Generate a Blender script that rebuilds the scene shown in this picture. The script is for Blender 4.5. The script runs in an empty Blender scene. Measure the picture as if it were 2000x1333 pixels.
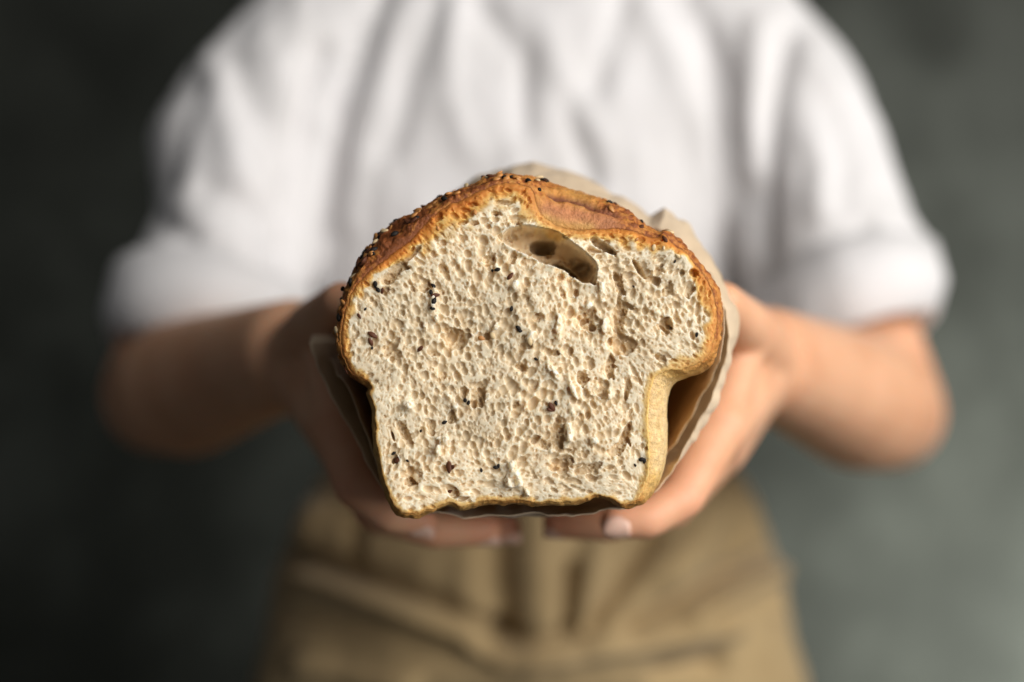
import bpy, bmesh, math, random
import numpy as np
from mathutils import Vector, Matrix, kdtree

random.seed(11)
rng = np.random.default_rng(11)
scene = bpy.context.scene
col = scene.collection

# ------------------------------------------------------------------ camera
EYE_Z = 1.10            # height of the lens, level with the loaf
EYE_Y = -0.50           # the cut face of the loaf stands at y = 0
KF = 36.0 / 48.0        # sensor width / focal length
cam_d = bpy.data.cameras.new('camera')
cam_d.lens = 48.0
cam_d.sensor_width = 36.0
cam_d.clip_start = 0.02
cam_d.clip_end = 50.0
cam_d.dof.use_dof = True
cam_d.dof.focus_distance = 0.503
cam_d.dof.aperture_fstop = 2.4
cam_d.dof.aperture_blades = 0
cam = bpy.data.objects.new('camera', cam_d)
cam.location = (0, EYE_Y, EYE_Z)
cam.rotation_euler = (math.radians(90), 0, 0)
col.objects.link(cam)
scene.camera = cam

# ------------------------------------------------------------------ light
world = bpy.data.worlds.new('World')
scene.world = world
world.use_nodes = True
bg = world.node_tree.nodes['Background']
bg.inputs[0].default_value = (0.95, 0.97, 1.0, 1)
bg.inputs[1].default_value = 0.072


def area(name, loc, target, sx, sy, watts, colour, spread=180):
    d = bpy.data.lights.new(name, 'AREA')
    d.shape = 'RECTANGLE'
    d.size, d.size_y = sx, sy
    d.energy = watts
    d.color = colour
    d.spread = math.radians(spread)
    o = bpy.data.objects.new(name, d)
    o.location = loc
    o.rotation_euler = (Vector(target) - Vector(loc)).to_track_quat('-Z', 'Y').to_euler()
    col.objects.link(o)
    return o


area('window_light', (1.12, -0.90, 1.62), (0.0, 0.25, 1.08), 1.5, 1.4, 48, (1.0, 0.97, 0.93))
area('low_backdrop_fill', (0.98, 0.78, 0.50), (0.62, 1.15, 0.74), 0.30, 0.30, 8.0, (0.98, 1.0, 0.94), 80)  # added unseen lamp that brightens the lower right of the backdrop

scene.view_settings.view_transform = 'Standard'
scene.view_settings.look = 'None'
scene.view_settings.exposure = 0.0
scene.view_settings.gamma = 1.0
scene.view_settings.use_curve_mapping = False
scene.cycles.use_denoising = True
scene.cycles.max_bounces = 8
scene.cycles.transmission_bounces = 4
scene.cycles.caustics_reflective = False
scene.cycles.caustics_refractive = False


# ------------------------------------------------------------------ helpers
def at(px, py, y):
    """Sketch coordinates (2000 x 1333 picture) carried to real metres at the distance y."""
    d = y - EYE_Y
    return Vector(((px - 1000) / 2000 * KF * d, y, EYE_Z - (py - 666.5) / 2000 * KF * d))


def sketch(co):
    d = co[:, 1] - EYE_Y
    return 1000 + co[:, 0] * 2000 / KF / d, 666.5 - (co[:, 2] - EYE_Z) * 2000 / KF / d


def link(name, me, mat=None, parent=None):
    o = bpy.data.objects.new(name, me)
    col.objects.link(o)
    if mat is not None:
        me.materials.clear()
        me.materials.append(mat)
    if parent is not None:
        o.parent = parent
        w = Matrix.Identity(4)
        p = parent
        chain = []
        while p is not None:
            chain.append(p)
            p = p.parent
        for p in reversed(chain):
            w = w @ p.matrix_parent_inverse @ p.matrix_basis
        o.matrix_parent_inverse = w.inverted()
    return o


def thing(name, loc, label, cat, group=None):
    o = bpy.data.objects.new(name, None)
    o.location = loc
    o.empty_display_size = 0.05
    col.objects.link(o)
    o['label'] = label
    o['category'] = cat
    if group:
        o['group'] = group
    return o


def mesh_np(name, verts, quads, smooth=True):
    me = bpy.data.meshes.new(name)
    verts = np.asarray(verts, dtype=np.float32)
    quads = np.asarray(quads, dtype=np.int32)
    nf, k = quads.shape
    me.vertices.add(len(verts))
    me.vertices.foreach_set('co', verts.ravel())
    me.loops.add(nf * k)
    me.loops.foreach_set('vertex_index', quads.ravel())
    me.polygons.add(nf)
    me.polygons.foreach_set('loop_start', np.arange(0, nf * k, k, dtype=np.int32))
    me.polygons.foreach_set('loop_total', np.full(nf, k, dtype=np.int32))
    me.update(calc_edges=True)
    me.validate()
    if smooth:
        me.polygons.foreach_set('use_smooth', np.ones(len(me.polygons), dtype=bool))
    return me


def set_color(me, name, rgb):
    a = me.color_attributes.new(name, 'FLOAT_COLOR', 'POINT')
    buf = np.ones((len(me.vertices), 4), dtype=np.float32)
    buf[:, :3] = rgb
    a.data.foreach_set('color', buf.ravel())


def get_co(me):
    b = np.empty(len(me.vertices) * 3, dtype=np.float32)
    me.vertices.foreach_get('co', b)
    return b.reshape(-1, 3).astype(np.float64)


def get_no(me):
    b = np.empty(len(me.vertices) * 3, dtype=np.float32)
    me.vertex_normals.foreach_get('vector', b)
    return b.reshape(-1, 3).astype(np.float64)


def put_co(me, co):
    me.vertices.foreach_set('co', np.asarray(co, dtype=np.float32).ravel())
    me.update()


def sstep(a, b, x):
    t = np.clip((x - a) / (b - a), 0, 1)
    return t * t * (3 - 2 * t)


_h = rng.random(65536)


def vnoise(p, scale, seed=0):
    """smooth value noise, -1..1, on an (n,3) array"""
    q = np.asarray(p) / scale
    i = np.floor(q).astype(np.int64)
    f = q - i
    f = f * f * (3 - 2 * f)

    def hsh(a, b, c):
        return _h[(a * 73856093 ^ b * 19349663 ^ c * 83492791 ^ (seed * 2654435761 & 0xffff)) & 65535]
    r = 0
    for dx in (0, 1):
        for dy in (0, 1):
            for dz in (0, 1):
                w = (f[:, 0] if dx else 1 - f[:, 0]) * (f[:, 1] if dy else 1 - f[:, 1]) * (f[:, 2] if dz else 1 - f[:, 2])
                r = r + w * hsh(i[:, 0] + dx, i[:, 1] + dy, i[:, 2] + dz)
    return r * 2 - 1


def fbm(p, scale, oct=4, seed=0):
    r = 0
    a = 1
    for k in range(oct):
        r = r + a * vnoise(p, scale / 2 ** k, seed + k * 7)
        a *= 0.5
    return r


def grid_noise(shape, sx, sy=None):
    sy = sy or sx
    w = rng.standard_normal(shape)
    ky = np.fft.fftfreq(shape[0])[:, None]
    kx = np.fft.rfftfreq(shape[1])[None, :]
    g = np.exp(-2 * (np.pi ** 2) * ((sx * kx) ** 2 + (sy * ky) ** 2))
    r = np.fft.irfft2(np.fft.rfft2(w) * g, s=shape)
    return r / r.std()


def polydist(x, y, pts):
    """distance of points to a polyline, all in sketch units"""
    best = np.full(x.shape, 1e9)
    for (ax, ay), (bx, by) in zip(pts[:-1], pts[1:]):
        vx, vy = bx - ax, by - ay
        t = np.clip(((x - ax) * vx + (y - ay) * vy) / (vx * vx + vy * vy + 1e-9), 0, 1)
        best = np.minimum(best, np.hypot(x - ax - t * vx, y - ay - t * vy))
    return best


# ------------------------------------------------------------------ materials
def mat_new(name):
    m = bpy.data.materials.new(name)
    m.use_nodes = True
    nt = m.node_tree
    b = nt.nodes['Principled BSDF']
    return m, nt, b


def N(nt, t, **kw):
    n = nt.nodes.new(t)
    for k, v in kw.items():
        setattr(n, k, v)
    return n


def noise_node(nt, scale, detail=4, rough=0.55, coord='Object'):
    tc = N(nt, 'ShaderNodeTexCoord')
    n = N(nt, 'ShaderNodeTexNoise')
    n.inputs['Scale'].default_value = scale
    n.inputs['Detail'].default_value = detail
    n.inputs['Roughness'].default_value = rough
    nt.links.new(tc.outputs[coord], n.inputs['Vector'])
    return n


def ramp(nt, src, stops):
    r = N(nt, 'ShaderNodeValToRGB')
    e = r.color_ramp.elements
    e[0].position, e[0].color = stops[0][0], (*stops[0][1], 1)
    e[1].position, e[1].color = stops[-1][0], (*stops[-1][1], 1)
    for p, c in stops[1:-1]:
        k = e.new(p)
        k.color = (*c, 1)
    nt.links.new(src, r.inputs[0])
    return r


def bump(nt, b, src, strength, dist):
    n = N(nt, 'ShaderNodeBump')
    n.inputs['Strength'].default_value = strength
    n.inputs['Distance'].default_value = dist
    nt.links.new(src, n.inputs['Height'])
    nt.links.new(n.outputs[0], b.inputs['Normal'])
    return n


def mul_color(nt, a, bcol, fac=1.0, mode='MULTIPLY'):
    m = N(nt, 'ShaderNodeMix', data_type='RGBA', blend_type=mode)
    m.inputs[0].default_value = fac
    nt.links.new(a, m.inputs[6])
    nt.links.new(bcol, m.inputs[7])
    return m.outputs[2]


def mat_attr(name, rough, spec, sss, radius, sscale, nscale, lo, hi, bstr=0.0, bdist=0.001, bscale=900):
    m, nt, b = mat_new(name)
    at_ = N(nt, 'ShaderNodeAttribute', attribute_name='tint')
    n = noise_node(nt, nscale, 5, 0.6)
    r = ramp(nt, n.outputs[0], [(0.3, lo), (0.7, hi)])
    nt.links.new(mul_color(nt, at_.outputs['Color'], r.outputs[0]), b.inputs['Base Color'])
    b.inputs['Roughness'].default_value = rough
    b.inputs['Specular IOR Level'].default_value = spec
    b.inputs['Subsurface Weight'].default_value = sss
    b.inputs['Subsurface Radius'].default_value = radius
    b.inputs['Subsurface Scale'].default_value = sscale
    if bstr:
        bn = noise_node(nt, bscale, 5, 0.65)
        bump(nt, b, bn.outputs[0], bstr, bdist)
    return m


M_CRUMB = mat_attr('crumb', 0.62, 0.22, 1.0, (1.0, 1.0, 1.0), 0.0030, 260, (0.90, 0.88, 0.84), (1.05, 1.05, 1.05), 0.3, 0.0002, 2600)
M_CRUST = mat_attr('crust', 0.46, 0.40, 0.10, (1.0, 0.5, 0.2), 0.0012, 420, (0.76, 0.71, 0.66), (1.16, 1.16, 1.16), 0.9, 0.0009, 1100)


def mat_plain(name, colour, rough, spec=0.4, var=0.25, scale=400, sss=0.0, radius=(1, .4, .2), sscale=0.002):
    m, nt, b = mat_new(name)
    n = noise_node(nt, scale, 3)
    lo = tuple(c * (1 - var) for c in colour)
    hi = tuple(c * (1 + var) for c in colour)
    r = ramp(nt, n.outputs[0], [(0.3, lo), (0.7, hi)])
    nt.links.new(r.outputs[0], b.inputs['Base Color'])
    b.inputs['Roughness'].default_value = rough
    b.inputs['Specular IOR Level'].default_value = spec
    b.inputs['Subsurface Weight'].default_value = sss
    b.inputs['Subsurface Radius'].default_value = radius
    b.inputs['Subsurface Scale'].default_value = sscale
    return m


M_SESAME = mat_plain('toasted_sesame', (0.50, 0.22, 0.06), 0.45, 0.5)
M_PALE = mat_plain('pale_sesame', (0.66, 0.50, 0.28), 0.5, 0.4)
M_BLACK = mat_plain('black_seed', (0.016, 0.013, 0.011), 0.6, 0.2)
M_RED = mat_plain('brown_flax', (0.10, 0.035, 0.016), 0.5, 0.2)
M_NAIL = mat_plain('nail', (0.74, 0.46, 0.36), 0.4, 0.5, 0.05, 60, 0.3, (1, .5, .35), 0.003)


def make_skin():
    m, nt, b = mat_new('skin')
    n = noise_node(nt, 26, 4, 0.6)
    r = ramp(nt, n.outputs[0], [(0.3, (0.65, 0.335, 0.19)), (0.7, (0.77, 0.445, 0.275))])
    fl = N(nt, 'ShaderNodeAttribute', attribute_name='tint')
    nt.links.new(mul_color(nt, r.outputs[0], fl.outputs['Color']), b.inputs['Base Color'])
    b.inputs['Roughness'].default_value = 0.5
    b.inputs['Specular IOR Level'].default_value = 0.35
    b.inputs['Subsurface Weight'].default_value = 0.3
    b.inputs['Subsurface Radius'].default_value = (1.0, 0.35, 0.18)
    b.inputs['Subsurface Scale'].default_value = 0.006
    bn = noise_node(nt, 900, 4, 0.6)
    bump(nt, b, bn.outputs[0], 0.25, 0.0006)
    return m


M_SKIN = make_skin()


def make_cloth(name, lo, hi, transl, weave, bstr):
    m, nt, b = mat_new(name)
    n = noise_node(nt, 14, 5, 0.6)
    r = ramp(nt, n.outputs[0], [(0.3, lo), (0.7, hi)])
    nt.links.new(r.outputs[0], b.inputs['Base Color'])
    b.inputs['Roughness'].default_value = 0.9
    b.inputs['Specular IOR Level'].default_value = 0.15
    b.inputs['Sheen Weight'].default_value = 0.15
    bn = noise_node(nt, weave, 3, 0.6)
    bump(nt, b, bn.outputs[0], bstr, 0.002)
    if transl:
        t = N(nt, 'ShaderNodeBsdfTranslucent')
        nt.links.new(r.outputs[0], t.inputs[0])
        mx = N(nt, 'ShaderNodeMixShader')
        mx.inputs[0].default_value = transl
        nt.links.new(b.outputs[0], mx.inputs[1])
        nt.links.new(t.outputs[0], mx.inputs[2])
        nt.links.new(mx.outputs[0], nt.nodes['Material Output'].inputs[0])
    return m


M_SHIRT = make_cloth('white_linen', (0.69, 0.675, 0.672), (0.765, 0.752, 0.76), 0.0, 220, 0.4)
M_TROUSERS = make_cloth('khaki_twill', (0.345, 0.245, 0.122), (0.43, 0.315, 0.165), 0.0, 260, 0.4)
M_PAPER = make_cloth('kraft_paper', (0.78, 0.63, 0.44), (0.88, 0.745, 0.56), 0.38, 140, 0.35)


def make_wall():
    m, nt, b = mat_new('mottled_plaster')
    n = noise_node(nt, 2.2, 6, 0.6)
    r = ramp(nt, n.outputs[0], [(0.34, (0.016, 0.0175, 0.0145)), (0.5, (0.033, 0.0355, 0.030)), (0.64, (0.074, 0.079, 0.069))])
    nt.links.new(r.outputs[0], b.inputs['Base Color'])
    b.inputs['Roughness'].default_value = 0.9
    b.inputs['Specular IOR Level'].default_value = 0.2
    bn = noise_node(nt, 30, 6, 0.65)
    bump(nt, b, bn.outputs[0], 0.4, 0.01)
    return m


# ------------------------------------------------------------------ setting: one mottled backdrop sweeping to the floor
def build_wall():
    prof = []
    WY = 1.15
    prof.append((-0.6, 0.0))
    prof.append((WY - 0.3, 0.0))
    for k in range(1, 9):
        a = k / 8 * math.pi / 2
        prof.append((WY - 0.3 + 0.3 * math.sin(a), 0.3 - 0.3 * math.cos(a)))
    for z in (0.8, 1.3, 1.8, 2.4, 3.0):
        prof.append((WY, z))
    xs = np.linspace(-3.0, 3.0, 25)
    v = [(x, y, z) for (y, z) in prof for x in xs]
    n = len(xs)
    q = [(j * n + i, j * n + i + 1, (j + 1) * n + i + 1, (j + 1) * n + i) for j in range(len(prof) - 1) for i in range(n - 1)]
    o = link('wall', mesh_np('wall', v, q), make_wall())
    o['kind'] = 'structure'


build_wall()

# ------------------------------------------------------------------ the loaf
# rows: cut-face edge (x, y), edge of the crust a little behind it (x, y), browned band in mm, bake 0 pale .. 1 dark
ROWS = [
    (705, 740, 704, 742, 4.0, .75), (687, 729, 684, 732, 4.2, .8), (677, 710, 670, 714, 4.2, .8), (670, 690, 662, 694, 4.0, .8),
    (666, 668, 658, 672, 4.0, .8), (666, 645, 657, 648, 4.2, .8), (669, 620, 660, 618, 4.5, .82), (676, 597, 664, 592, 4.5, .85),
    (684, 572, 672, 566, 4.8, .85), (696, 552, 684, 540, 5.0, .9), (716, 533, 700, 516, 5.5, .9), (740, 515, 718, 494, 6.0, .95),
    (770, 493, 738, 468, 7.5, 1.0), (796, 472, 764, 444, 7.5, 1.0), (818, 450, 792, 430, 8.0, 1.0), (838, 428, 820, 416, 8.0, 1.0),
    (856, 411, 846, 400, 8.0, .95), (880, 398, 872, 388, 8.0, .95), (910, 386, 904, 374, 9.0, .95), (940, 371, 936, 362, 10., .95),
    (967, 359, 965, 351, 10., .95), (990, 356, 990, 347, 11., .95), (1014, 358, 1016, 349, 11., .95), (1034, 366, 1042, 354, 11., .9),
    (1046, 384, 1066, 360, 9.0, .85), (1051, 404, 1090, 366, 7.0, .7), (1062, 424, 1116, 372, 5.0, .6), (1086, 440, 1142, 379, 4.5, .6),
    (1120, 449, 1168, 386, 4.5, .75), (1160, 447, 1192, 395, 5.0, .85), (1198, 446, 1216, 410, 5.5, .95), (1235, 451, 1246, 432, 6.5, .95),
    (1268, 462, 1270, 450, 7.5, .95), (1284, 463, 1284, 458, 8.0, .95), (1296, 456, 1298, 454, 8.5, .95), (1312, 471, 1313, 468, 8.5, .95),
    (1337, 491, 1338, 489, 7.0, .9), (1360, 515, 1362, 514, 7.5, .9), (1380, 543, 1383, 542, 7.5, .9), (1394, 571, 1398, 570, 7.5, .88),
    (1401, 600, 1406, 599, 8.0, .85), (1402, 627, 1408, 626, 7.5, .82), (1398, 656, 1406, 657, 7.0, .78), (1389, 684, 1398, 688, 6.5, .7),
    (1374, 703, 1386, 710, 6.0, .6), (1350, 717, 1366, 729, 5.0, .45), (1322, 723, 1340, 737, 4.5, .32), (1298, 726, 1320, 744, 3.5, .2),
    (1281, 738, 1308, 758, 3.0, .12), (1272, 762, 1302, 780, 3.0, .1), (1268, 800, 1301, 805, 3.0, .1), (1268, 850, 1302, 850, 3.0, .1),
    (1270, 888, 1299, 888, 3.0, .12), (1268, 920, 1290, 922, 3.0, .18), (1261, 948, 1276, 952, 3.2, .3), (1248, 972, 1256, 978, 4.0, .6),
    (1230, 984, 1232, 988, 4.0, .75), (1212, 985, 1212, 988, 4.0, .75), (1197, 978, 1196, 981, 3.8, .7), (1184, 971, 1182, 973, 3.6, .65),
    (1162, 967, 1161, 969, 3.4, .6), (1145, 974, 1145, 976, 3.4, .6), (1124, 979, 1124, 981, 3.4, .55), (1087, 981, 1087, 983, 3.4, .55),
    (1040, 981, 1040, 983, 3.6, .6), (1010, 976, 1010, 978, 3.8, .65), (985, 978, 985, 980, 4.0, .65), (950, 979, 950, 981, 4.0, .6),
    (925, 984, 925, 986, 3.8, .55), (900, 990, 900, 992, 3.4, .5), (884, 984, 884, 986, 3.2, .45), (868, 985, 868, 987, 3.2, .45),
    (840, 996, 840, 998, 3.4, .55), (812, 1005, 811, 1008, 3.6, .7), (786, 1003, 783, 1006, 3.4, .65), (771, 990, 767, 992, 3.0, .55),
    (761, 970, 757, 971, 2.6, .5), (753, 946, 749, 946, 2.4, .48), (746, 922, 742, 922, 2.2, .45), (741, 898, 737, 898, 2.2, .42),
    (736, 872, 732, 872, 2.2, .42), (734, 845, 730, 845, 2.2, .42), (733, 815, 729, 815, 2.2, .42), (732, 796, 727, 797, 2.4, .45),
    (728, 784, 722, 785, 2.8, .5), (721, 769, 716, 771, 3.0, .55), (726, 757, 721, 759, 3.0, .55), (718, 747, 715, 749, 3.4, .65),
]
rows = np.array(ROWS, dtype=float)
for r_ in rows:
    if r_[0] < 800 and r_[1] > 750 or r_[1] > 960:
        r_[4] *= 0.6
        r_[5] *= 0.75
    k_ = 0.15 if (r_[0] < 800 and r_[1] > 750) or (r_[1] > 962 and r_[0] < 1240) else 0.4 if r_[0] < 712 else 0.3 if (r_[0] > 1336 and r_[1] < 700) else 1.0
    r_[2] = r_[0] + (r_[2] - r_[0]) * k_
    r_[3] = r_[1] + (r_[3] - r_[1]) * k_
MM = 0.001
U = KF * 0.5 / 2000          # metres of one sketch unit on the cut face


def resample(P, n, jitter=0.0):
    Q = np.vstack([P, P[:1]])
    # closed Catmull-Rom, then even spacing by the length of the first two columns
    out = []
    m = len(P)
    t = np.linspace(0, 1, 12, endpoint=False)[:, None]
    for i in range(m):
        p0, p1, p2, p3 = P[i - 1], P[i], P[(i + 1) % m], P[(i + 2) % m]
        out.append(0.5 * ((2 * p1) + (p2 - p0) * t + (2 * p0 - 5 * p1 + 4 * p2 - p3) * t ** 2 + (3 * p1 - p0 - 3 * p2 + p3) * t ** 3))
    C = np.vstack(out)
    C = np.vstack([C, C[:1]])
    s = np.concatenate([[0], np.cumsum(np.hypot(*np.diff(C[:, :2], axis=0).T))])
    u = np.linspace(0, s[-1], n, endpoint=False)
    return np.stack([np.interp(u, s, C[:, k]) for k in range(C.shape[1])], 1)


NC = 4400
cont = resample(rows, NC)
# ragged torn edge
ph = np.arange(NC) / NC
p3 = np.stack([cont[:, 0], cont[:, 1], np.zeros(NC)], 1)
rag = fbm(p3, 16, 3, 5) * 1.6 + vnoise(p3, 3.5, 9) * 0.9
dx = np.gradient(cont[:, 0]); dy = np.gradient(cont[:, 1])
ln = np.hypot(dx, dy) + 1e-9
nx, nz = dy / ln, -dx / ln      # outward in sketch space (clockwise)
cont[:, 0] += nx * rag
cont[:, 1] += nz * rag


def face_xz(px, py):
    return (px - 1000) * U, EYE_Z - (py - 666.5) * U


# ----- the torn crumb as a dense relief
VOX = 0.32                     # mm
STEP = VOX * MM / U            # sketch units per cell
gx = np.arange(650, 1420, STEP)
gy = np.arange(345, 1015, STEP)
GX, GY = np.meshgrid(gx, gy)
shape = GX.shape
# inside test, row by row
inside = np.zeros(shape, dtype=bool)
cx, cy = cont[:, 0], cont[:, 1]
cx2, cy2 = np.roll(cx, -1), np.roll(cy, -1)
for j, yy in enumerate(gy):
    c = (cy <= yy) != (cy2 <= yy)
    xs = np.sort(cx[c] + (yy - cy[c]) * (cx2[c] - cx[c]) / (cy2[c] - cy[c]))
    inside[j] = (np.searchsorted(xs, gx) % 2) == 1
kd = kdtree.KDTree(NC)
for i in range(NC):
    kd.insert((cx[i], cy[i], 0), i)
kd.balance()
sd = np.empty(shape)
near = np.empty(shape, dtype=np.int64)
fx, fy = GX.ravel(), GY.ravel()
sdf, nrf = sd.ravel(), near.ravel()
find = kd.find
for k in range(len(fx)):
    _, i, d = find((fx[k], fy[k], 0))
    sdf[k] = d
    nrf[k] = i
sd = np.where(inside, sd, -sd)
sdm = sd * U / MM                 # mm
bandm = cont[near, 4]
bake = cont[near, 5]


def blur(a, s):
    ky = np.fft.fftfreq(a.shape[0])[:, None]
    kx = np.fft.rfftfreq(a.shape[1])[None, :]
    return np.fft.irfft2(np.fft.rfft2(a) * np.exp(-2 * np.pi ** 2 * s * s * (kx ** 2 + ky ** 2)), s=a.shape)


bandm = blur(bandm, 10) * 0.66
bake = blur(bake, 10)
sds = blur(np.clip(sdm, -3, 30), 14)
gyy, gxx = np.gradient(sds)
flow = np.arctan2(gxx, -gyy)                  # along the crust
depth_in = sstep(6, 26, sds)
# cells lie along the crust near it and stand upright in the middle
fx_ = np.cos(2 * flow) * (1 - depth_in) + np.cos(2 * (math.pi / 2 + 0.25 * np.sin(GX / 60))) * depth_in
fy_ = np.sin(2 * flow) * (1 - depth_in) + np.sin(2 * (math.pi / 2 + 0.25 * np.sin(GX / 60))) * depth_in
flow = 0.5 * np.arctan2(fy_, fx_)

H = 0.55 * grid_noise(shape, 42) + 0.14 * grid_noise(shape, 16)
tuft = np.zeros(shape)
wall_shade = np.zeros(shape)          # bubble walls: their own tan, deepened as painted pore shade


def win(px, py, r):
    i0 = int((px - r - gx[0]) / STEP); i1 = int((px + r - gx[0]) / STEP) + 2
    j0 = int((py - r - gy[0]) / STEP); j1 = int((py + r - gy[0]) / STEP) + 2
    return slice(max(j0, 0), max(j1, 0)), slice(max(i0, 0), max(i1, 0))


def cell(px, py):
    return (min(max(int((py - gy[0]) / STEP), 0), shape[0] - 1), min(max(int((px - gx[0]) / STEP), 0), shape[1] - 1))


rough_a = grid_noise(shape, 2.2)
rough_b = grid_noise(shape, 5.0)
rough_c = grid_noise(shape, 9.0)


def add_tuft(px, py, a, b, ang, h):
    """a shred of crumb standing proud; a, b in sketch units, h in mm"""
    w = win(px, py, max(a, b) * 1.5)
    x, y = GX[w] - px, GY[w] - py
    c, s = math.cos(ang), math.sin(ang)
    u, v = (x * c + y * s) / a, (-x * s + y * c) / b
    r = np.sqrt(u * u + v * v) * (1 + 0.22 * rough_b[w]) + 0.08 * rough_a[w]
    g = h * sstep(1.05, 0.35, r) * (1 + 0.18 * rough_a[w])
    tuft[w] = np.maximum(tuft[w], g)


for t in [(846, 590, 9, 24, 0, 3.0), (853, 622, 8, 14, 0, 2.2), (1006, 556, 9, 13, 0, 3.2), (1112, 848, 8, 27, -.1, 3.6), (1120, 762, 8, 22, -.4, 2.8),
          (1012, 935, 8, 22, -.3, 3.4), (1030, 962, 7, 16, -.5, 3.2), (855, 880, 10, 26, .1, 3.4), (870, 858, 9, 16, .3, 3.0), (952, 775, 8, 18, .5, 3.0),
          (800, 792, 12, 13, 0, 2.8), (876, 778, 8, 10, .2, 2.2), (1092, 640, 6, 24, 0, 2.2), (1180, 640, 7, 22, 0, 2.4), (1150, 600, 12, 14, 0, 2.0),
          (1190, 770, 6, 16, .1, 2.4), (1160, 860, 10, 8, 0, 2.6), (1040, 660, 7, 14, 0, 2.0), (890, 792, 7, 9, 0, 2.0), (1000, 905, 10, 16, 0, 2.6),
          (1175, 560, 8, 20, .1, 2.2), (905, 965, 16, 8, 0, 2.2), (1075, 720, 7, 15, -.5, 2.0), (968, 640, 7, 10, 0, 2.0), (830, 640, 8, 12, 0, 1.6)]:
    add_tuft(*t)
core = [(x, y) for x, y in zip(rng.uniform(690, 1390, 900), rng.uniform(400, 975, 900)) if sdm[cell(x, y)] > 6]
for (x, y) in core[:330]:
    mid = sdm[cell(x, y)] / 30
    add_tuft(x, y, rng.uniform(2.5, 7), rng.uniform(4, 12), -flow[cell(x, y)] + math.pi / 2 + rng.normal(0, .4), rng.uniform(.15, .75) * min(1, .4 + mid))
core = [(x, y) for x, y in zip(rng.uniform(660, 1400, 9000), rng.uniform(370, 985, 9000)) if 1.5 < sdm[cell(x, y)] < 20]
for (x, y) in core[:2600]:
    add_tuft(x, y, rng.uniform(.9, 1.6), rng.uniform(5, 13), -flow[cell(x, y)] + math.pi / 2 + rng.normal(0, .18), rng.uniform(.10, .26))
H += tuft
H0 = H.copy()


def pore(px, py, a, b, ang, deep, base=None, on_h=False):
    """an opened bubble: a, b half sizes in sketch units, deep in mm"""
    w = win(px, py, max(a, b) * 1.35)
    x, y = GX[w] - px, GY[w] - py
    if x.size == 0:
        return
    c, s = math.cos(ang), math.sin(ang)
    r2 = ((x * c + y * s) / a) ** 2 + ((-x * s + y * c) / b) ** 2
    r2 = r2 * np.clip(1 + 0.14 * rough_b[w] + 0.24 * rough_c[w], .35, 2.2)
    h0 = H[cell(px, py)] if on_h else H0[cell(px, py)]
    bowl = h0 - deep * np.sqrt(np.clip(1 - r2, 0, 1)) + 0.25 * (1 - np.clip(1 - r2, 0, 1))
    wall_shade[w] = np.where((r2 < 1) & (bowl < H[w]), np.maximum(wall_shade[w], min(1.0, max(a, b) / 5.5) * sstep(1.0, 0.72, r2)), wall_shade[w])
    H[w] = np.where(r2 < 1, np.minimum(H[w], bowl), H[w])
    lip = np.exp(-((np.sqrt(r2) - 1.1) / 0.13) ** 2) * min(0.16, 0.05 * deep + 0.03)
    H[w] = H[w] + np.where(r2 >= 1, lip, 0)


def scatter(n, lo, hi, power, dlo, dhi, stretch, edge, on_h=False):
    x = rng.uniform(655, 1412, n); y = rng.uniform(350, 1008, n)
    r = lo + (hi - lo) * rng.random(n) ** power
    order = np.argsort(-r)
    for k in order:
        ij = cell(x[k], y[k])
        e = sdm[ij]
        if e < edge + r[k] * U / MM * 0.8:
            continue
        if tuft[ij] > 1.2 and r[k] > 3:
            continue
        st = 1 + rng.random() * stretch * (1.6 if e < 10 else 1.0)
        pore(x[k], y[k], r[k] * st, r[k] / st ** .5, -flow[ij] + rng.normal(0, .35), r[k] * U / MM * rng.uniform(dlo, dhi), None, on_h)


scatter(70, 6, 12, 2.0, .5, 1.0, .5, 1.0)
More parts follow.
